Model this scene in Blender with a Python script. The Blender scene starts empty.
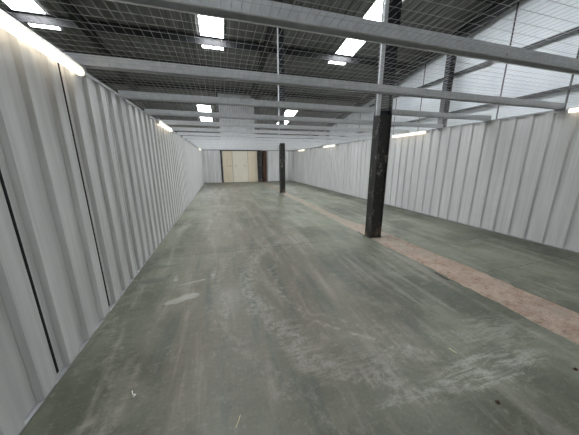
import bpy, bmesh, math, random
from mathutils import Matrix, Vector
random.seed(7)
S = bpy.context.scene
COL = S.collection

# ------------------------------------------------------------------ helpers
def tag(o, label=None, cat=None, group=None, kind=None):
    if label: o['label'] = label
    if cat: o['category'] = cat
    if group: o['group'] = group
    if kind: o['kind'] = kind
    return o

def build(name, bm, mat, parent=None, loc=None, smooth=False):
    me = bpy.data.meshes.new(name)
    bmesh.ops.recalc_face_normals(bm, faces=bm.faces)
    bm.to_mesh(me); bm.free()
    for m in (mat if isinstance(mat, (list, tuple)) else [mat]): me.materials.append(m)
    if smooth:
        for p in me.polygons: p.use_smooth = True
    o = bpy.data.objects.new(name, me); COL.objects.link(o)
    if parent is not None: o.parent = parent
    if loc is not None: o.location = loc
    return o

def empty(name, loc=(0, 0, 0), rz=0):
    o = bpy.data.objects.new(name, None); COL.objects.link(o)
    o.location = loc; o.rotation_euler = (0, 0, rz); o.empty_display_size = .1
    return o

def copy_tree(o, parent=None):
    c = o.copy(); COL.objects.link(c)
    if parent is not None: c.parent = parent
    for ch in list(o.children): copy_tree(ch, c)
    return c

def box(bm, x0, x1, y0, y1, z0, z1, mi=0):
    v = [bm.verts.new(p) for p in ((x0,y0,z0),(x1,y0,z0),(x1,y1,z0),(x0,y1,z0),(x0,y0,z1),(x1,y0,z1),(x1,y1,z1),(x0,y1,z1))]
    fs = []
    for f in ((0,3,2,1),(4,5,6,7),(0,1,5,4),(1,2,6,5),(2,3,7,6),(3,0,4,7)):
        g = bm.faces.new([v[i] for i in f]); g.material_index = mi; fs.append(g)
    return v

def bevel_all(bm, w, seg=1):
    bmesh.ops.bevel(bm, geom=list(bm.edges), offset=w, segments=seg, affect='EDGES', clamp_overlap=True)

def extrude_profile(bm, pts, a, b, axis):
    """closed 2-D outline pts swept from a to b along axis ('x','y','z')"""
    def P(p, t):
        return {'x': (t, p[0], p[1]), 'y': (p[0], t, p[1]), 'z': (p[0], p[1], t)}[axis]
    A = [bm.verts.new(P(p, a)) for p in pts]; B = [bm.verts.new(P(p, b)) for p in pts]
    n = len(pts)
    for i in range(n): bm.faces.new((A[i], A[(i+1) % n], B[(i+1) % n], B[i]))
    bm.faces.new(A[::-1]); bm.faces.new(B)

def cyl(bm, p0, p1, r, n=10, r1=None):
    p0 = Vector(p0); p1 = Vector(p1); d = (p1-p0).normalized()
    u = d.orthogonal().normalized(); w = d.cross(u); r1 = r if r1 is None else r1
    A = []; B = []
    for i in range(n):
        t = 2*math.pi*i/n; k = u*math.cos(t)+w*math.sin(t)
        A.append(bm.verts.new(p0+k*r)); B.append(bm.verts.new(p1+k*r1))
    for i in range(n): bm.faces.new((A[i], A[(i+1) % n], B[(i+1) % n], B[i]))
    bm.faces.new(A[::-1]); bm.faces.new(B)

# ------------------------------------------------------------------ node helper
class NT:
    def __init__(s, name):
        s.m = bpy.data.materials.new(name); s.m.use_nodes = True
        s.t = s.m.node_tree; s.t.nodes.clear()
        s.out = s.t.nodes.new('ShaderNodeOutputMaterial')
        s.b = s.t.nodes.new('ShaderNodeBsdfPrincipled')
        s.t.links.new(s.b.outputs[0], s.out.inputs[0])
        s._c = None
    def n(s, k): return s.t.nodes.new(k)
    def put(s, sock, v):
        if hasattr(v, 'is_linked') or isinstance(v, bpy.types.NodeSocket): s.t.links.new(v, sock)
        else: sock.default_value = v
    def co(s):
        if s._c is None: s._c = s.n('ShaderNodeTexCoord').outputs['Object']
        return s._c
    def m2(s, op, a, b=0.0, c=0.0):
        q = s.n('ShaderNodeMath'); q.operation = op
        s.put(q.inputs[0], a); s.put(q.inputs[1], b); s.put(q.inputs[2], c)
        return q.outputs[0]
    def xyz(s):
        q = s.n('ShaderNodeSeparateXYZ'); s.put(q.inputs[0], s.co()); return q.outputs[0], q.outputs[1], q.outputs[2]
    def scaled(s, sx, sy, sz):
        q = s.n('ShaderNodeMapping'); s.put(q.inputs[0], s.co()); q.inputs['Scale'].default_value = (sx, sy, sz); return q.outputs[0]
    def noise(s, scale, detail=4, rough=.55, vec=None, dist=0.0):
        q = s.n('ShaderNodeTexNoise'); s.put(q.inputs['Vector'], vec if vec is not None else s.co())
        q.inputs['Scale'].default_value = scale; q.inputs['Detail'].default_value = detail
        q.inputs['Roughness'].default_value = rough; q.inputs['Distortion'].default_value = dist
        return q.outputs[0]
    def step(s, v, lo, hi, a=0.0, b=1.0):
        q = s.n('ShaderNodeMapRange'); q.interpolation_type = 'SMOOTHSTEP'
        s.put(q.inputs[0], v); q.inputs[1].default_value = lo; q.inputs[2].default_value = hi
        q.inputs[3].default_value = a; q.inputs[4].default_value = b
        return q.outputs[0]
    def mix(s, f, a, b):
        q = s.n('ShaderNodeMix'); q.data_type = 'RGBA'
        s.put(q.inputs[0], f)
        for i, v in ((6, a), (7, b)):
            if isinstance(v, tuple): q.inputs[i].default_value = (*v, 1)
            else: s.put(q.inputs[i], v)
        return q.outputs[2]
    def base(s, v):
        if isinstance(v, tuple): s.b.inputs['Base Color'].default_value = (*v, 1)
        else: s.put(s.b.inputs['Base Color'], v)
    def rough(s, v): s.put(s.b.inputs['Roughness'], v)
    def metal(s, v): s.put(s.b.inputs['Metallic'], v)
    def bump(s, h, strength, dist=.01):
        q = s.n('ShaderNodeBump'); q.inputs['Strength'].default_value = strength; q.inputs['Distance'].default_value = dist
        s.put(q.inputs['Height'], h); s.put(s.b.inputs['Normal'], q.outputs[0])

def simple(name, c0, c1, rough=.5, metal=0.0, scale=6, stretch=(1, 1, 1), bump=0):
    k = NT(name); nz = k.noise(scale, 4, .6, k.scaled(*stretch))
    k.base(k.mix(k.step(nz, .3, .7), c0, c1)); k.rough(rough); k.metal(metal)
    if bump: k.bump(nz, bump)
    return k.m

# ------------------------------------------------------------------ materials
LINER = simple('white_liner_steel', (.69, .69, .685), (.82, .82, .815), .42, 0, 16, (1, 1, .035))
GALV = simple('galvanised_steel', (.66, .68, .70), (.78, .80, .82), .45, .1, 14, (1, 1, 1))
GALVD = simple('galvanised_track', (.40, .41, .42), (.52, .53, .54), .45, .4, 12)
WIRE = simple('galvanised_wire', (.46, .46, .45), (.56, .56, .55), .45, 0, 20)
BLACKST = simple('black_painted_steel', (.012, .012, .014), (.03, .03, .032), .5, 0, 8)
NAVY = simple('dark_blue_steel', (.012, .015, .022), (.026, .03, .038), .6, 0, 6)
ROOFM = simple('grey_roof_sheet', (.14, .138, .13), (.19, .187, .18), .6, 0, 1.5, (1, .2, 1))
PALELINE = simple('pale_roof_lining', (.55, .56, .56), (.66, .67, .67), .55, 0, 2, (1, .2, 1))
CLAD = simple('pale_grey_cladding', (.76, .81, .85), (.86, .89, .92), .5, 0, .8, (1, 1, .5))
RAIL = simple('grey_sheeting_rail', (.025, .027, .032), (.05, .053, .06), .4, .2, 10)
BLOCK = simple('painted_blockwork', (.30, .30, .29), (.38, .38, .37), .8, 0, 4)
CREAM = simple('cream_door_paint', (.84, .73, .54), (.88, .79, .62), .55, 0, 2, (3, 1, .4))
CREAM2 = simple('pale_cream_leaf_paint', (.88, .81, .67), (.91, .86, .73), .5, 0, 2, (3, 1, .4))
RUST = simple('rust_brown_brick', (.045, .021, .014), (.14, .072, .042), .85, 0, 14)
DARKGAP = simple('dark_seam', (.012, .012, .012), (.02, .02, .02), .8)
CHROME = simple('dull_handle_metal', (.40, .32, .2), (.5, .42, .28), .4, .6, 10)
HOUSING = simple('white_light_housing', (.75, .75, .74), (.82, .82, .81), .4)
STRAW = simple('pale_wood_splinter', (.72, .64, .38), (.85, .78, .52), .7, 0, 30)
WHITEBIT = simple('white_plastic_scrap', (.7, .7, .68), (.85, .85, .83), .6, 0, 30)
DARKBIT = simple('rusty_anchor_metal', (.04, .022, .015), (.10, .05, .03), .8, 0, 30)

def emission(name, col, strength):
    m = bpy.data.materials.new(name); m.use_nodes = True; t = m.node_tree; t.nodes.clear()
    o = t.nodes.new('ShaderNodeOutputMaterial'); e = t.nodes.new('ShaderNodeEmission')
    e.inputs[0].default_value = (*col, 1); e.inputs[1].default_value = strength
    t.links.new(e.outputs[0], o.inputs[0]); return m
ROOFLIGHT = emission('daylit_rooflight', (.93, .965, 1.0), 10.0)
TUBE = emission('lit_fluorescent_tube', (1.0, .88, .70), 1.05)

def column_paint():
    k = NT('column_worn_black_paint'); x, y, z = k.xyz()
    n1 = k.noise(7, 5, .65, k.scaled(1, 1, .5)); n2 = k.noise(26, 4, .7)
    worn = k.m2('MULTIPLY', k.step(n1, .55, .62), k.step(n2, .44, .56))
    low = k.m2('MULTIPLY', k.step(z, .5, .0), k.step(n1, .42, .58))
    c = k.mix(k.step(n2, .3, .7), (.016, .016, .016), (.04, .04, .038))
    c = k.mix(k.m2('MULTIPLY', worn, .8), c, (.30, .28, .25))
    c = k.mix(k.m2('MULTIPLY', low, .7), c, (.16, .115, .085))
    k.base(c); k.rough(.48); k.bump(n1, .25); return k.m
COLPAINT = column_paint()

def floor_mat():
    k = NT('worn_green_floor_paint'); x, y, z = k.xyz()
    big = k.noise(.55, 5, .6, None, .6); mid = k.noise(2.2, 6, .65, None, .8); fine = k.noise(14, 6, .7)
    grit = k.noise(48, 5, .75); brush = k.noise(1.0, 6, .7, k.scaled(3.2, 17, 1), .9)
    streak = k.noise(1.0, 6, .62, k.scaled(4.5, .55, 1), .4)
    wob = k.m2('MULTIPLY', k.m2('SUBTRACT', mid, .5), .5)
    xw = k.m2('ADD', x, wob); yw = k.m2('ADD', y, wob)
    c = k.mix(k.step(big, .38, .60), (.076, .082, .055), (.185, .197, .142))
    c = k.mix(k.m2('MULTIPLY', k.step(mid, .50, .63), .5), c, (.245, .248, .195))
    # brown dusty traffic lane down the middle of the room
    lane = k.m2('MULTIPLY', k.step(xw, -1.15, -.2), k.step(xw, 2.3, .9))
    lane = k.m2('MULTIPLY', lane, k.step(streak, .30, .62, .25, .95))
    lane = k.m2('MULTIPLY', lane, k.step(yw, .75, 1.8, .25, 1))
    c = k.mix(lane, c, (.185, .162, .122))
    # long wheel streaks
    c = k.mix(k.m2('MULTIPLY', k.step(streak, .52, .66), .42), c, (.33, .315, .275))
    c = k.mix(k.m2('MULTIPLY', k.step(streak, .47, .36), .5), c, (.085, .095, .08))
    # turning-tyre arcs
    def ring(cx, cy, r, w, amt, col, xlo=None):
        nonlocal c
        dx = k.m2('SUBTRACT', xw, cx); dy = k.m2('SUBTRACT', yw, cy)
        d = k.m2('SQRT', k.m2('ADD', k.m2('MULTIPLY', dx, dx), k.m2('MULTIPLY', dy, dy)))
        e = k.m2('ABSOLUTE', k.m2('SUBTRACT', d, r))
        msk = k.m2('MULTIPLY', k.step(e, w, w*.1), k.m2('MULTIPLY', k.step(fine, .44, .56, .1, 1), k.step(grit, .42, .55, .4, 1)))
        msk = k.m2('MULTIPLY', msk, k.step(big, .35, .6, .35, 1))
        if xlo is not None: msk = k.m2('MULTIPLY', msk, k.step(x, xlo, xlo-.5))
        c = k.mix(k.m2('MULTIPLY', msk, amt), c, col)
    pale = (.40, .375, .325)
    ring(2.3, 2.75, 2.05, .16, .75, pale, 1.6); ring(2.3, 2.75, 1.72, .05, .7, pale, 1.9)
    ring(2.3, 2.75, 2.45, .07, .35, pale, 1.2); ring(2.3, 2.75, 1.88, .07, .4, (.09, .095, .08), 1.8)
    ring(2.6, 3.4, 2.2, .05, .35, pale, 2.2)
    ring(-3.4, 1.0, 2.62, .10, .4, pale)
    # scuffed pale patches, each with its own outline
    def blob(cx, cy, rx, ry, rot, amt, col, soft=.5, brk=True):
        nonlocal c
        ca, sa = math.cos(rot), math.sin(rot)
        q = .9
        dx = k.m2('SUBTRACT', k.m2('MULTIPLY_ADD', k.m2('SUBTRACT', fine, .5), q*min(rx, ry), x), cx)
        dy = k.m2('SUBTRACT', k.m2('MULTIPLY_ADD', k.m2('SUBTRACT', mid, .5), q*ry*2, y), cy)
        u = k.m2('DIVIDE', k.m2('ADD', k.m2('MULTIPLY', dx, ca), k.m2('MULTIPLY', dy, sa)), rx)
        v = k.m2('DIVIDE', k.m2('SUBTRACT', k.m2('MULTIPLY', dy, ca), k.m2('MULTIPLY', dx, sa)), ry)
        d = k.m2('SQRT', k.m2('ADD', k.m2('MULTIPLY', u, u), k.m2('MULTIPLY', v, v)))
        msk = k.step(d, 1.0, 1-soft)
        if brk: msk = k.m2('MULTIPLY', msk, k.m2('MULTIPLY', k.step(brush, .45, .57, .06, 1), k.step(grit, .42, .56, .5, 1)))
        c = k.mix(k.m2('MULTIPLY', msk, amt), c, col)
    blob(-.60, 2.70, .17, .075, .3, .8, (.40, .385, .33), .4, False); blob(-.47, 2.76, .13, .085, .1, .8, (.42, .40, .35), .35, False)
    blob(-.70, 3.20, .035, .26, .05, .8, (.42, .40, .36))
    blob(-.45, 3.10, .26, .035, .22, .85, (.42, .40, .36))
    blob(-.20, 3.30, .04, .22, -.2, .7, (.42, .40, .36))
    blob(-.78, 1.35, .05, .75, -.1, .45, (.30, .29, .25))
    blob(-1.0, 3.3, .22, .10, 0, .6, (.075, .08, .07), .6, False)
    blob(-.95, 3.75, .2, .05, 0, .6, (.075, .08, .07), .6, False)
    blob(1.95, .98, .75, .16, -.08, .75, (.41, .41, .36)); blob(2.35, 1.25, .55, .3, 0, .5, (.36, .37, .32))
    blob(2.05, .93, .22, .035, .0, .8, (.12, .13, .115))
    blob(1.12, .98, .32, .045, .0, .6, (.38, .38, .335)); blob(.9, .75, .5, .14, 0, .5, (.105, .13, .10))
    blob(1.4, .74, .5, .12, .2, .6, (.095, .12, .095))
    blob(.55, 1.7, .22, .55, .35, .5, (.36, .33, .29)); blob(.95, 1.35, .5, .16, -.3, .45, (.34, .315, .28))
    blob(1.5, 8.0, .4, .35, 0, .6, (.42, .42, .36)); blob(4.7, 5.2, .5, .16, 0, .5, (.40, .41, .37))
    blob(2.2, 14.5, 1.5, 3.2, 0, .45, (.36, .36, .33)); blob(3.5, 16, .4, 3, 0, .5, (.34, .25, .20))
    blob(4.9, 3.2, .7, .12, 0, .4, (.36, .375, .33)); blob(3.75, 4.4, .4, 1.6, .05, .45, (.36, .34, .30))
    # day joints and cracks
    def line(along, across, at, a0, a1, w, amt, col=(.03, .032, .028)):
        nonlocal c
        wv = k.m2('MULTIPLY_ADD', k.m2('SUBTRACT', mid, .5), .16, across)
        e = k.m2('ABSOLUTE', k.m2('SUBTRACT', wv, at))
        msk = k.m2('MULTIPLY', k.step(e, w, w*.4), k.m2('MULTIPLY', k.step(along, a0, a0+.1), k.step(along, a1, a1-.1)))
        msk = k.m2('MULTIPLY', msk, k.step(fine, .34, .5, .4, 1))
        c = k.mix(k.m2('MULTIPLY', msk, amt), c, col)
    line(x, y, 4.12, -1.25, 2.95, .014, .75); line(x, y, 2.18, 3.6, 5.8, .010, .8)
    line(x, y, 9.0, -1.2, 5.9, .02, .5); line(y, x, 5.66, -3, 19, .012, .35, (.36, .37, .34))
    c = k.mix(k.m2('MULTIPLY', k.step(brush, .54, .70), .16), c, (.33, .325, .28))
    c = k.mix(k.m2('MULTIPLY', k.step(brush, .46, .30), .16), c, (.075, .085, .065))
    c = k.mix(k.m2('MULTIPLY', k.step(grit, .55, .66), .22), c, (.36, .35, .31))
    c = k.mix(k.m2('MULTIPLY', k.step(grit, .45, .35), .25), c, (.07, .075, .06))
    c = k.mix(k.m2('MULTIPLY', k.step(fine, .55, .68), .28), c, (.36, .35, .31))
    c = k.mix(k.m2('MULTIPLY', k.step(fine, .45, .32), .35), c, (.07, .075, .065))
    k.base(c)
    k.rough(k.step(mid, .3, .7, .38, .58)); k.b.inputs['Specular IOR Level'].default_value = .45
    k.bump(fine, .12, .004); return k.m
FLOOR = floor_mat()

def strip_mat():
    k = NT('rough_pink_screed'); a = k.noise(3, 6, .7); b = k.noise(45, 6, .75); v = k.n('ShaderNodeTexVoronoi')
    k.put(v.inputs['Vector'], k.co()); v.inputs['Scale'].default_value = 70
    c = k.mix(k.step(a, .3, .7), (.33, .215, .155), (.47, .36, .29))
    c = k.mix(k.m2('MULTIPLY', k.step(b, .45, .68), .6), c, (.56, .47, .40))
    c = k.mix(k.m2('MULTIPLY', k.step(b, .45, .28), .55), c, (.17, .10, .07))
    x, y, z = k.xyz()
    yw = k.m2('MULTIPLY_ADD', a, 1.6, y)
    cem = k.m2('MULTIPLY', k.step(yw, 3.9, 4.5), k.step(a, .40, .55, .35, 1))
    c = k.mix(k.m2('MULTIPLY', cem, .75), c, (.42, .365, .305))
    q = k.noise(11, 5, .7)
    c = k.mix(k.m2('MULTIPLY', k.step(q, .52, .64), .55), c, (.50, .40, .32)); c = k.mix(k.m2('MULTIPLY', k.step(q, .47, .36), .6), c, (.22, .14, .10))
    c = k.mix(k.m2('MULTIPLY', k.step(k.noise(1.7, 5, .65), .52, .68), .7), c, (.36, .33, .28))
    dusty = k.m2('MULTIPLY', k.step(yw, 5.0, 7.5), k.step(a, .38, .56, .45, .95))
    c = k.mix(dusty, c, (.26, .235, .19))
    k.base(c); k.rough(.9); k.bump(k.m2('ADD', b, k.m2('MULTIPLY', v.outputs[0], .6)), .9, .012); return k.m
SCREED = strip_mat()

# ------------------------------------------------------------------ measured layout (metres; x right, y away, z up)
XL, XR, H = -1.264, 5.93, 2.485
YEND, YNEAR = 19.2, -3.0
K = 1.95                                              # roof and outer walls, sized so the columns reach the roof
OXL, OXR, OY0, OY1 = -8.0*K, 6.55*K, -4.0*K, 20.6*K   # outer building
def roof_z(y): return 1.58 + 4.42*K - .15*y
def wz(z): return 1.58 + (z-1.58)*K

# ------------------------------------------------------------------ setting: floor, outer walls, roof
bm = bmesh.new(); box(bm, OXL-.2, OXR+.2, OY0-.2, OY1+.2, -.2, 0)
tag(build('floor', bm, FLOOR), 'worn green painted concrete floor with dusty brown wheel marks', 'floor', kind='structure')

def ribbed_roof(bm, x0, x1, y0, y1, dz, pitch=.45, th=.04, h=.05):
    pts = []; x = x0
    while x < x1-1e-6:
        for dx, d in ((0, 0), (pitch*.62, 0), (pitch*.72, h), (pitch*.9, h)):
            if x+dx <= x1: pts.append((x+dx, d))
        x += pitch
    pts.append((x1, 0))
    lo = [[bm.verts.new((px, y, roof_z(y)+dz+d)) for px, d in pts] for y in (y0, y1)]
    hi = [[bm.verts.new((px, y, roof_z(y)+dz+d+th)) for px, d in pts] for y in (y0, y1)]
    for i in range(len(pts)-1):
        bm.faces.new((lo[0][i], lo[0][i+1], lo[1][i+1], lo[1][i])); bm.faces.new((hi[0][i], hi[1][i], hi[1][i+1], hi[0][i+1]))
        for k in (0, 1): bm.faces.new((lo[k][i], lo[k][i+1], hi[k][i+1], hi[k][i]))
    for k in (0, -1): bm.faces.new((lo[0][k], lo[1][k], hi[1][k], hi[0][k]))
bm = bmesh.new(); ribbed_roof(bm, OXL-.2, OXR+.2, OY0-.2, OY1+.2, .0)
tag(build('ceiling', bm, ROOFM), 'grey ribbed sheet roof sloping down to the far end', 'roof', kind='structure')

def gable(bm, x0, x1, sub=24):
    # wall running in y whose head follows the roof slope
    pts = [(OY0, 0), (OY1, 0), (OY1, roof_z(OY1)-.005), (OY0, roof_z(OY0)-.005)]
    extrude_profile(bm, pts, x0, x1, 'x')
bm = bmesh.new(); gable(bm, OXR, OXR+.15)
tag(build('wall_right_outer', bm, CLAD), 'pale blue grey clad outer wall rising above the right partition', 'wall', kind='structure')
bm = bmesh.new(); gable(bm, OXL-.15, OXL)
tag(build('wall_left_outer', bm, BLOCK), kind='structure')
for nm, y0, y1 in (('wall_near_outer', OY0-.15, OY0), ('wall_far_outer', OY1, OY1+.15)):
    bm = bmesh.new(); box(bm, OXL, OXR, y0, y1, 0, min(roof_z(y0), roof_z(y1))-.005)
    tag(build(nm, bm, BLOCK), kind='structure')
# vertical joint covers of the outer cladding
for i in range(9):
    y = K*(3.19+1.2*i)
    if i == 2: continue
    bm = bmesh.new(); w = .022
    extrude_profile(bm, [(OXR-.012, y-w), (OXR-.001, y-w-.012), (OXR-.001, y+w+.012), (OXR-.012, y+w)], 1.2, roof_z(y)-.35*K, 'z')
    tag(build('trim_%d' % (i+1), bm, RAIL), kind='structure')

# ------------------------------------------------------------------ partition walls (trapezoidal steel liner)
PITCH, DEP = .2915, .034
def liner_pts(t0, t1, first):
    """(t, recess) outline along the wall; crown = 0, pan = DEP"""
    pts = [(t0, DEP)]
    k = math.floor((t0-first)/PITCH)-1
    while True:
        b = first+k*PITCH; k += 1
        if b > t1+PITCH: break
        for dt, d in ((-.004, DEP), (.014, 0), (.135, 0), (.153, DEP)):
            t = b+dt
            if t0+.002 < t < t1-.002: pts.append((t, d))
    pts.append((t1, DEP)); return pts
def liner_wall(name, t0, t1, first, place, mat, label, seams=None):
    """place(t, recess, z) -> world point"""
    bm = bmesh.new(); pts = liner_pts(t0, t1, first); th = .02
    fr = [[bm.verts.new(place(t, d, z)) for t, d in pts] for z in (.012, H-.012)]
    bk = [[bm.verts.new(place(t, DEP+th, z)) for t, d in pts] for z in (.012, H-.012)]
    n = len(pts)
    for i in range(n-1):
        bm.faces.new((fr[0][i], fr[0][i+1], fr[1][i+1], fr[1][i])); bm.faces.new((bk[0][i], bk[1][i], bk[1][i+1], bk[0][i+1]))
        for k in (0, 1): bm.faces.new((fr[k][i], fr[k][i+1], bk[k][i+1], bk[k][i]))
    for i in (0, n-1): bm.faces.new((fr[0][i], fr[1][i], bk[1][i], bk[0][i]))
    w = tag(build(name, bm, mat), label, 'wall', kind='structure')
    if seams:
        for s in seams:
            b2 = bmesh.new(); q = .009
            c = [bm_pt for bm_pt in ((s-q, DEP-.004), (s+q, DEP-.004), (s+q, DEP+.001), (s-q, DEP+.001))]
            lo = [b2.verts.new(place(a, d, .03)) for a, d in c]; hi = [b2.verts.new(place(a, d, H-.03)) for a, d in c]
            for i in range(4): b2.faces.new((lo[i], lo[(i+1) % 4], hi[(i+1) % 4], hi[i]))
            b2.faces.new(lo[::-1]); b2.faces.new(hi)
            build('panel_seam', b2, DARKGAP, w)
    return w
seamsL = [1.874+.8745*i for i in range(-3, 20)]
liner_wall('wall_left', YNEAR, YEND, 1.655, lambda t, d, z: (XL-d, t, z), LINER, 'long white ribbed steel partition wall on the left', seamsL)
liner_wall('wall_right', YNEAR, YEND, 2.42, lambda t, d, z: (XR+d, t, z), LINER, 'long white ribbed steel partition wall on the right')
DX0, DX1 = .11, 3.68                       # opening between the two far partitions
liner_wall('wall_far_left', XL+.001, DX0-.07, -1.16, lambda t, d, z: (t, YEND+d, z), LINER, 'short white ribbed partition left of the cream doors')
liner_wall('wall_far_right', DX1+.06, XR-.001, 3.8, lambda t, d, z: (t, YEND+d, z), LINER, 'short white ribbed partition right of the cream doors')
liner_wall('wall_near', XL+.001, XR-.001, 0, lambda t, d, z: (t, YNEAR-d, z), NAVY, None)

def track(name, x0, x1, y0, y1, z0, z1, mat=GALVD, label=None):
    bm = bmesh.new(); box(bm, x0, x1, y0, y1, z0, z1); return tag(build(name, bm, mat), label, None, kind='structure')
# floor angles
bm = bmesh.new(); extrude_profile(bm, [(XL-.05, 0), (XL-.002, 0), (XL-.002, .008), (XL-.026, .011), (XL-.05, .011)], YNEAR, YEND, 'y')
tag(build('baseboard_left', bm, GALVD), kind='structure')
bm = bmesh.new(); extrude_profile(bm, [(XR+.05, 0), (XR+.002, 0), (XR+.002, .008), (XR+.026, .011), (XR+.05, .011)], YNEAR, YEND, 'y')
tag(build('baseboard_right', bm, GALVD), kind='structure')
# head angles along the partition tops
def head(name, x, s):
    bm = bmesh.new()
    pts = [(x-s*.06, H-.012), (x+s*.006, H-.012), (x+s*.006, H-.03), (x+s*.010, H-.03), (x+s*.010, H), (x-s*.06, H)]
    extrude_profile(bm, pts, YNEAR, YEND, 'y'); tag(build(name, bm, GALVD), kind='structure')
head('trim_left_head', XL, 1); head('trim_right_head', XR, -1)
track('trim_far_left_head', XL, DX0-.07, YEND-.01, YEND+.06, H-.012, H)
track('trim_far_right_head', DX1+.06, XR, YEND-.01, YEND+.06, H-.012, H)

# ------------------------------------------------------------------ roof steelwork
ORD = ['first', 'second', 'third', 'fourth', 'fifth', 'sixth', 'seventh', 'eighth', 'ninth', 'tenth', 'eleventh', 'twelfth', 'thirteenth', 'fourteenth', 'fifteenth', 'sixteenth']
bl = [(-.9+1.4*i) for i in range(15)]
pn = 0
for y in [K*(3.3+1.4*i) for i in range(12)]:
    z = roof_z(y); bm = bmesh.new()
    # zed purlin: web with two flanges
    extrude_profile(bm, [(y-.11, z-.06), (y-.11, z-.035), (y+.012, z-.035), (y+.012, z-.365), (y+.11, z-.365), (y+.11, z-.39), (y-.012, z-.39), (y-.012, z-.06)], OXL, OXR, 'x')
    tag(build('roof_purlin', bm, BLACKST), 'black steel purlin across under the roof, %s of them from the camera' % ORD[pn], 'roof purlin', 'black purlins under the roof')
    pn += 1
def slope_beam(name, x, w, d, y0, y1, mat, label, cat, group):
    bm = bmesh.new(); tf = .03
    pts = [(x-w/2, 0), (x+w/2, 0), (x+w/2, -tf), (x+.006, -tf), (x+.006, -d+tf), (x+w/2, -d+tf), (x+w/2, -d), (x-w/2, -d), (x-w/2, -d+tf), (x-.006, -d+tf), (x-.006, -tf), (x-w/2, -tf)]
    A = [bm.verts.new((px, y0, roof_z(y0)-.395+pz)) for px, pz in pts]; B = [bm.verts.new((px, y1, roof_z(y1)-.395+pz)) for px, pz in pts]
    n = len(pts)
    for i in range(n): bm.faces.new((A[i], A[(i+1) % n], B[(i+1) % n], B[i]))
    bm.faces.new(A[::-1]); bm.faces.new(B)
    return tag(build(name, bm, mat), label, cat, group)
slope_beam('roof_rafter', -2.750*K, 0.13*K, 0.22*K, -3.9*K, 20.4*K, BLACKST, 'black steel roof rafter above the left partition', 'roof rafter', 'black rafters under the roof')
slope_beam('roof_rafter', 1.420*K, 0.13*K, 0.22*K, -3.9*K, 20.4*K, BLACKST, 'black steel roof rafter running away above the middle of the room', 'roof rafter', 'black rafters under the roof')
slope_beam('roof_rafter', 6.360*K, 0.16*K, 0.24*K, -3.9*K, 20.4*K, BLACKST, 'black steel roof rafter along the head of the outer right wall', 'roof rafter', 'black rafters under the roof')

# rooflights: translucent sheets lit by the sky, just under the roof ribs
def rooflight(x, y0, y1, label):
    bm = bmesh.new(); w = .29*K; x, y0, y1 = x*K, y0*K, y1*K
    vs = [bm.verts.new((px, y, roof_z(y)+dz)) for dz in (-.012, -.004) for px, y in ((x-w, y0), (x+w, y0), (x+w, y1), (x-w, y1))]
    for f in ((0, 3, 2, 1), (4, 5, 6, 7), (0, 1, 5, 4), (1, 2, 6, 5), (2, 3, 7, 6), (3, 0, 4, 7)): bm.faces.new([vs[i] for i in f])
    tag(build('rooflight', bm, ROOFLIGHT), label, 'rooflight', 'daylit rooflights in the roof')
for x, w in ((-3.86, 'upper left corner, above the left partition'), (.03, 'left of the middle, seen through the mesh'), (4.0, 'right of the middle, beside the near column')):
    rooflight(x, 2.2, 8.0, 'large bright rooflight in the near roof, ' + w)
for x, w in ((.0-.55, 'left of the two small ones far off'), (3.75, 'right of the two small ones, beside the far column')):
    rooflight(x, 11.6, 14.6, 'small distant rooflight beyond the mesh, ' + w)
rooflight(.03, -3.6, -1.6, 'rooflight in the roof above the near end of the room')

# clad shaft standing behind the cream doors and rising to the roof
bm = bmesh.new(); px0, px1, py0, py1 = .14, 2.86, 19.66, 24.0; pts = []
x = px0
while x < px1-.05:
    pts += [(x, py0), (x+.10, py0), (x+.115, py0+.03), (x+.155, py0+.03)]; x += .17
pts += [(px1, py0), (px1, py1), (px0, py1)]
extrude_profile(bm, pts, 0, roof_z(py1)-.01, 'z')
tag(build('wall_far_shaft', bm, PALELINE), 'pale ribbed clad shaft wall rising above the cream doors behind the far beams', 'wall', kind='structure')

# ------------------------------------------------------------------ outer wall steel seen above the right partition
def h_section(bm, cx, cy, wx, wy, z0, z1, tf=.014, tw=.01, flanges='x'):
    if flanges == 'x':
        a, b = wx/2, wy/2
        pts = [(-a, -b), (-a+tf, -b), (-a+tf, -tw/2), (a-tf, -tw/2), (a-tf, -b), (a, -b), (a, b), (a-tf, b), (a-tf, tw/2), (-a+tf, tw/2), (-a+tf, b), (-a, b)]
    else:
        a, b = wx/2, wy/2
        pts = [(-a, -b), (a, -b), (a, -b+tf), (tw/2, -b+tf), (tw/2, b-tf), (a, b-tf), (a, b), (-a, b), (-a, b-tf), (-tw/2, b-tf), (-tw/2, -b+tf), (-a, -b+tf)]
    extrude_profile(bm, [(cx+p, cy+q) for p, q in pts], z0, z1, 'z')
bm = bmesh.new(); h_section(bm, 6.26*K, 5.62*K, .18*K, .15*K, 0, roof_z(5.62*K)-.46*K, flanges='x')
tag(build('wall_column', bm, NAVY), 'dark steel wall column standing behind the right partition', 'column', 'columns of the outer right wall')
bm = bmesh.new(); h_section(bm, 6.26*K, 13.3*K, .18*K, .15*K, 0, roof_z(13.3*K)-.46*K, flanges='x')
tag(build('wall_column', bm, NAVY), 'distant dark wall column behind the right partition, beyond the near column', 'column', 'columns of the outer right wall')
def rail(z, label):
    bm = bmesh.new(); x0 = OXR-.14; z = wz(z)
    extrude_profile(bm, [(x0, z-.07), (x0+.02, z-.07), (x0+.02, z+.05), (OXR-.022, z+.05), (OXR-.022, z+.07), (x0, z+.07)], -3.9*K, min(20.4*K, (roof_z(0)-z-.62*K)/.15), 'y')
    tag(build('sheeting_rail', bm, RAIL), label, 'wall rail', 'sheeting rails on the outer right wall')
rail(3.94, 'upper grey rail running along the outer right wall above the partition')
rail(2.93, 'lower grey rail along the outer right wall just above the partition')
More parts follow.
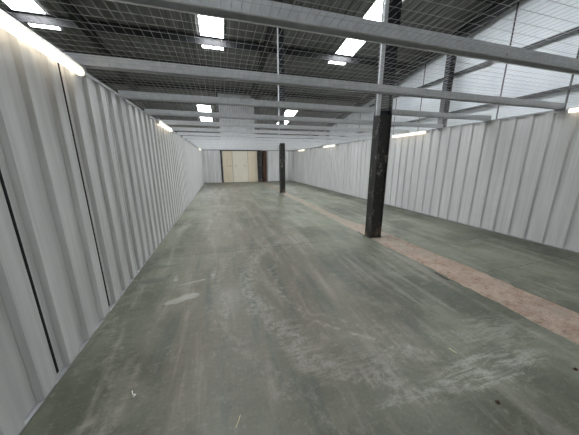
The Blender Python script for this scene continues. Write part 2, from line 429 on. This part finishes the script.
# small conduit bracket on the wall column
br = empty('cable_bracket', (6.21*K, 5.40*K, wz(2.78))); br.scale = (K, K, K)
bm = bmesh.new(); box(bm, -.08, .08, -.10, .10, -.006, .006); build('tray', bm, GALV, br)
bm = bmesh.new(); box(bm, -.08, -.07, -.10, .10, .007, .06); build('upstand', bm, GALV, br)
bm = bmesh.new(); box(bm, .07, .08, -.10, .10, .007, .06); build('upstand', bm, GALV, br)
bm = bmesh.new(); cyl(bm, (.012, .03, -.02), (.012, .145, -.02), .012); build('fixing_arm', bm, GALVD, br)
tag(br, 'small galvanised cable bracket fixed to the dark column above the right partition', 'bracket')

# ------------------------------------------------------------------ galvanised ceiling beams
BEAMY = [1.71+1.205*i for i in range(15)]
BH, BW, BT = .09, .10, .004
def beam_mesh(x0, x1):
    bm = bmesh.new(); t = BT
    # channel opening downwards, with small return lips
    extrude_profile(bm, [(0, 0), (.016, 0), (.016, t), (t, t), (t, BH-t), (BW-t, BH-t), (BW-t, t), (BW-.016, t), (BW-.016, 0), (BW, 0), (BW, BH), (0, BH)], x0, x1, 'x')
    return bm
def bracket_mesh(s):
    bm = bmesh.new()
    box(bm, -.004, .0, .015, .085, -.075, -.001)
    box(bm, -.004, .045, .015, .085, -.0785, -.0755)
    if s < 0:
        for v in bm.verts: v.co.x *= -1
    return bm
def beam(y, x0, x1, label, left=True, right=True):
    b = build('ceiling_beam', beam_mesh(x0, x1), GALV, None, (0, y, H+.002))
    tag(b, label, 'ceiling beam', 'galvanised beams across the room')
    if left: build('end_bracket', bracket_mesh(1), GALVD, b, (XL+.016, 0, 0))
    if right: build('end_bracket', bracket_mesh(-1), GALVD, b, (XR-.016, 0, 0))
    for xx in (x0+.35, (x0+x1)/2+.2, x1-.4):
        bm = bmesh.new(); cyl(bm, (xx, -.007, .018), (xx, -.0004, .018), .008, 6); build('bolt', bm, GALVD, b)
    return b
CX1, CY1, CW = 3.085, 4.11, .26
for i, y in enumerate(BEAMY):
    if i == 2:
        beam(y, XL-.05, CX1-CW/2-.08, 'galvanised ceiling beam from the left partition to the near black column, third beam away', True, False)
        beam(y, CX1+CW/2+.004, XR+.05, 'short galvanised ceiling beam from the near black column to the right partition', False, True)
    elif i < 2:
        beam(y, XL-.05, XR+.05, ['thick galvanised ceiling beam across the top, nearest the camera', 'galvanised ceiling beam across the room, second from the camera'][i])
    else:
        beam(y, XL-.05, XR+.05, 'galvanised ceiling beam across the room, %s from the camera%s' % (ORD[i], ', last before the doors' if i == 14 else ''))

# ------------------------------------------------------------------ wire mesh laid on the beams
PX, PY, WR = .060, .100, .0014
def mesh_sheet(y0, y1, label):
    bm = bmesh.new(); z0 = H+.012
    nx = int((XR-XL)/PX)
    def wire(p, q, r):
        p = Vector(p); q = Vector(q)
        if abs(p.x-q.x) > abs(p.y-q.y): u, w = Vector((0, r, 0)), Vector((0, 0, r))
        else: u, w = Vector((r, 0, 0)), Vector((0, 0, r))
        A = [bm.verts.new(p+d) for d in (u, w, -u, -w)]; B = [bm.verts.new(q+d) for d in (u, w, -u, -w)]
        for i in range(4): bm.faces.new((A[i], A[(i+1) % 4], B[(i+1) % 4], B[i]))
    for i in range(nx+1):
        x = XL+.01+i*PX+random.uniform(-.004, .004)
        if y0 < CY1-.12 < y1 or y0 < CY1+.12 < y1:
            if abs(x-CX1+.02) < CW/2+.085: continue
        dz = random.uniform(-.0015, .0015)
        wire((x, y0, z0+dz), (x+random.uniform(-.006, .006), y1, z0+dz), WR)
    ny = int((y1-y0)/PY)
    for j in range(ny+1):
        y = y0+.02+j*PY
        if y > y1: break
        y += random.uniform(-.004, .004)
        z = z0+2*WR
        if CY1-.13 < y < CY1+.13:
            wire((XL+.01, y, z), (CX1-CW/2-.085, y, z), WR); wire((CX1+CW/2+.01, y, z), (XR-.01, y, z), WR)
        else: wire((XL+.01, y, z), (XR-.01, y, z), WR)
    tag(build('wire_mesh_sheet', bm, WIRE), label, 'wire mesh', 'wire mesh sheets over the room')
mesh_sheet(BEAMY[0]-1.2, BEAMY[0]-.006, 'galvanised wire mesh over the camera, in front of the nearest ceiling beam')
for i in range(14):
    mesh_sheet(BEAMY[i]+BW+.004, BEAMY[i+1]-.004, 'galvanised wire mesh overhead between the %s and %s ceiling beams from the camera' % (ORD[i], ORD[i+1]))

# ------------------------------------------------------------------ columns
def column(cx, cy, ztop, label):
    r = empty('steel_column', (cx, cy, 0))
    bm = bmesh.new(); h_section(bm, 0, 0, CW, .21, .012, H-.02, .016, .012, 'x')
    # stiffener webs near the front give the boxed dark face its worn inner plate
    bm2 = bmesh.new(); box(bm2, -CW/2+.0165, CW/2-.0165, -.085, -.075, .03, H-.03)
    build('shaft', bm, COLPAINT, r); build('infill_plate', bm2, COLPAINT, r)
    bm = bmesh.new(); h_section(bm, 0, 0, CW-.01, .20, H-.019, ztop, .016, .012, 'x'); tag(build('upper_shaft', bm, NAVY, r), 'dark blue grey upper length')
    bm = bmesh.new(); box(bm, -CW/2-.02, CW/2+.02, -.125, .125, 0, .0115); bevel_all(bm, .003); build('base_plate', bm, COLPAINT, r)
    tag(r, label, 'column', 'black columns along the pink floor strip'); return r
column(CX1, CY1, roof_z(CY1)-.40, 'worn black steel column standing in the floor strip, nearest and largest')
column(3.07, 11.85, roof_z(11.85)-.40, 'black steel column in the middle distance, left of the near column')
# light galvanised hanger posts beside the columns
def hanger(x, y, z0, w, label):
    bm = bmesh.new(); z1 = roof_z(y)-.40
    extrude_profile(bm, [(x, y), (x+w, y), (x+w, y+.04), (x+w-.004, y+.04), (x+w-.004, y+.004), (x+.004, y+.004), (x+.004, y+.04), (x, y+.04)], z0, z1, 'z')
    tag(build('hanger_post', bm, GALV), label, 'post', 'galvanised posts beside the columns')
hanger(CX1-CW/2-.077, CY1-.1, H-.06, .075, 'galvanised channel post rising beside the near black column')
hanger(3.07-CW/2-.06, 11.85-.1, H-.06, .05, 'thin galvanised channel post rising beside the far black column')

# ------------------------------------------------------------------ far end: columns, cream doors, rusty pier
bm = bmesh.new(); h_section(bm, DX0+.0, YEND+.06, .11, .14, 0, roof_z(YEND)-.45, flanges='y')
tag(build('door_post', bm, COLPAINT), 'slim black steel post left of the cream doors', 'post')
r = empty('door_column', (3.09, YEND+.05, 0))
bm = bmesh.new(); h_section(bm, 0, 0, .30, .2, .012, roof_z(YEND)-.45, .016, .012, 'y'); build('shaft', bm, COLPAINT, r)
bm = bmesh.new(); box(bm, -.19, .19, -.14, .14, 0, .0115); build('base_plate', bm, COLPAINT, r)
tag(r, 'black steel column right of the cream doors at the far end', 'column')
bm = bmesh.new()
for j in range(33):
    o = .012 if j % 2 else 0
    box(bm, 3.36+o, 3.645-.012+o, YEND+.06, YEND+.30, .002+j*.075, .002+j*.075+.068)
box(bm, 3.37, 3.63, YEND+.07, YEND+.29, 0, 2.47)
tag(build('brick_pier', bm, RUST), 'rust brown brick pier beside the black column at the far end', 'pier')

def door(name, x0, x1, mat, y, planks, hx):
    r = empty(name, ((x0+x1)/2, y, 0)); w = (x1-x0)/2
    bm = bmesh.new(); n = planks; hgt = H-.03
    if n > 1:
        for k in range(n): box(bm, -w, w, 0, .035, .012+k*hgt/n, .012+(k+1)*hgt/n-.008)
        box(bm, -w+.004, w-.004, .006, .033, .012, hgt)
    else: box(bm, -w, w, 0, .035, .012, hgt+.0)
    build('leaf', bm, mat, r)
    bm = bmesh.new()
    for a, b in ((-w+.002, -w+.032), (w-.032, w-.002)): box(bm, a, b, -.012, -.0005, .02, hgt-.01)
    build('stile', bm, mat, r)
    for h in hx:
        bm = bmesh.new(); cyl(bm, (h, -.045, 1.28), (h, -.001, 1.28), .02, 10); box(bm, h-.03, h+.03, -.012, -.001, 1.24, 1.33)
        build('door_handle', bm, CHROME, r)
    tag(r, None, None, kind='structure'); return r
YD = YEND+.14
door('door_1', DX0+.10, .93, CREAM, YD, 9, (.0, .22)); door('door_2', .955, 2.14, CREAM2, YD-.03, 1, (-.35, .36)); door('door_3', 2.165, 2.91, CREAM, YD, 7, ())
bm = bmesh.new(); box(bm, DX0+.08, 2.92, YD-.08, YD+.06, H-.03, H+.1); tag(build('trim_door_head', bm, DARKGAP), kind='structure')
bm = bmesh.new(); box(bm, DX0+.07, 3.74, YD+.2, YD+.3, 0, 2.6); tag(build('wall_far', bm, BLOCK), kind='structure')

# ------------------------------------------------------------------ fluorescent battens along the partition heads
def batten(name='fluorescent_batten'):
    r = empty(name)
    bm = bmesh.new(); extrude_profile(bm, [(-.034, 0), (.034, 0), (.026, .022), (-.026, .022)], -.75, .75, 'y'); build('housing', bm, HOUSING, r)
    bm = bmesh.new(); cyl(bm, (0, -.70, -.034), (0, .70, -.034), .034, 18); build('diffuser', bm, TUBE, r, smooth=False)
    for q in (-.45, .45):
        bm = bmesh.new(); box(bm, -.046, -.0285, q-.015, q+.015, -.004, .016); build('mounting_clip', bm, GALVD, r)
    for s in (-1, 1):
        bm = bmesh.new(); box(bm, -.034, .034, s*.70 if s > 0 else -.742, .742 if s > 0 else -.70, -.066, -.0005); bevel_all(bm, .004)
        build('lamp_holder', bm, HOUSING, r)
    return r
LIGHTS = [(XL+.045, 2.22, 'large lit fluorescent batten at the upper left corner, along the left partition head'),
          (XL+.045, 6.57, 'lit fluorescent batten on the left partition head, second from the camera'),
          (XL+.045, 16.8, 'tiny far lit fluorescent batten on the left partition beside the far corner'),
          (XR-.045, 2.09, 'lit fluorescent batten at the right picture edge on the right partition head'),
          (XR-.045, 6.48, 'lit fluorescent batten on the right partition, seen just right of the near column'),
          (XR-.045, 12.25, 'lit fluorescent batten on the right partition, between the two black columns'),
          (XR-.045, 16.9, 'farthest lit fluorescent batten on the right partition, beside the far column')]
proto = None
for x, y, lab in LIGHTS:
    r = batten() if proto is None else copy_tree(proto)
    proto = proto or r
    r.location = (x, y, H-.03); r.rotation_euler = (0, 0, math.pi if x > 3 else 0); tag(r, lab, 'strip light', 'fluorescent battens along the partition heads')

# ------------------------------------------------------------------ rough infill strip in the floor, loose bits
bm = bmesh.new(); ny = 300; nxs = 12; grid = []
from mathutils import noise as mn
for j in range(ny+1):
    y = -2.9+j*(18.6+2.9)/ny; row = []
    e0 = 2.93+.05*mn.noise((y*1.3, 0, 0))+.025*mn.noise((y*6, 3, 0)); e1 = 3.56+.07*mn.noise((y*1.1, 9, 0))+.03*mn.noise((y*5, 5, 0))
    e1 -= .26*min(1, max(0, (y-4.2)/1.3)); e0 += .018*mn.noise((y*17, 4, 1)); e1 += .02*mn.noise((y*15, 7, 1))
    for i in range(nxs+1):
        u = i/nxs; x = e0+(e1-e0)*u
        z = .006+.004*mn.noise((x*9, y*9, 0))+.003*mn.noise((x*30, y*30, 2))
        if i in (0, nxs): z = -.003
        row.append(bm.verts.new((x, y, z)))
    grid.append(row)
for j in range(ny):
    for i in range(nxs): bm.faces.new((grid[j][i], grid[j][i+1], grid[j+1][i+1], grid[j+1][i]))
tag(build('floor_infill_strip', bm, SCREED, smooth=True), 'rough pinkish infill strip running along the floor past both black columns', 'floor strip', kind='structure')
# broken edges of the strip: short dark gaps
def chip(pts, label):
    bm = bmesh.new()
    for (a, b) in zip(pts[:-1], pts[1:]):
        a = Vector((*a, 0)); b = Vector((*b, 0)); d = (b-a).normalized(); n = Vector((-d.y, d.x, 0))*.008
        q = [a-n*.6, b-n*.4, b+n*.6, a+n]
        lo = [bm.verts.new(p) for p in q]; hi = [bm.verts.new(p+Vector((0, 0, .007))) for p in q]
        for i in range(4): bm.faces.new((lo[i], lo[(i+1) % 4], hi[(i+1) % 4], hi[i]))
        bm.faces.new(hi); bm.faces.new(lo[::-1])
    tag(build('floor_crack', bm, DARKGAP), label, 'floor crack', kind='structure')
chip([(2.90, 2.37), (2.90, 2.28), (2.87, 2.2), (2.89, 2.14)], 'short dark crack at the near edge of the pink floor strip')
chip([(2.97, 4.5), (2.93, 4.3), (2.9, 4.16), (2.86, 4.1)], 'dark crack in the floor left of the near column base')

def scrap(x, y, pts, r, mat, name, label, cat):
    bm = bmesh.new()
    for a, b in zip(pts[:-1], pts[1:]): cyl(bm, (a[0], a[1], r), (b[0], b[1], r), r, 6, r*.6)
    tag(build(name, bm, mat, None, (x, y, .0002)), label, cat)
scrap(-.70, 1.54, [(-.012, .03), (.0, .0), (.02, -.004), (.012, -.022)], .004, WHITEBIT, 'plastic_scrap', 'small white bent scrap on the floor beside the left wall', 'scrap')
scrap(.0, 1.16, [(-.02, -.035), (.0, 0), (.012, .03)], .003, STRAW, 'wood_splinter', 'thin pale splinter on the floor at the bottom of the picture', 'splinter')
scrap(1.80, 1.20, [(-.006, .03), (.006, -.028)], .004, STRAW, 'wood_splinter', 'yellowish splinter lying on the green floor, right of the middle', 'splinter')
def stud(x, y, label):
    r = empty('floor_anchor', (x, y, 0))
    bm = bmesh.new(); cyl(bm, (0, 0, 0), (0, 0, .004), .014, 12); build('washer', bm, DARKBIT, r)
    bm = bmesh.new(); cyl(bm, (0, 0, .0042), (.004, 0, .014), .008, 6); build('bolt', bm, DARKBIT, r)
    tag(r, label, 'floor bolt', 'rusty bolts in the floor')
stud(1.68, .78, 'rusty bolt stub in the floor near the bottom right of the picture')
stud(2.54, .79, 'rusty bolt stub in the floor at the right picture edge')

# ------------------------------------------------------------------ world, camera, view
w = bpy.data.worlds.new('World'); S.world = w; w.use_nodes = True
bg = w.node_tree.nodes['Background']; bg.inputs[0].default_value = (.75, .85, 1, 1); bg.inputs[1].default_value = .6

f = 231.0; a, b, g = .2833, .2358, -.0044
ca, sa, cb, sb, cg, sg = math.cos(a), math.sin(a), math.cos(b), math.sin(b), math.cos(g), math.sin(g)
R = Matrix(((cg, -sg, 0), (sg, cg, 0), (0, 0, 1))) @ Matrix(((1, 0, 0), (0, cb, -sb), (0, sb, cb))) @ Matrix(((ca, 0, -sa), (0, 1, 0), (sa, 0, ca)))
right = Vector((R[0][0], R[0][2], -R[0][1])); up = -Vector((R[1][0], R[1][2], -R[1][1])); back = -Vector((R[2][0], R[2][2], -R[2][1]))
cam = bpy.data.cameras.new('camera'); co = bpy.data.objects.new('camera', cam); COL.objects.link(co)
M = Matrix((right, up, back)).transposed().to_4x4(); M.translation = Vector((0, 0, 1.58)); co.matrix_world = M
cam.sensor_fit = 'HORIZONTAL'; cam.sensor_width = 36; cam.lens = 36*f/579; cam.clip_start = .02
S.camera = co
S.view_settings.view_transform = 'Standard'; S.view_settings.look = 'None'
S.view_settings.exposure = 1.2; S.view_settings.gamma = 1; S.view_settings.use_curve_mapping = False
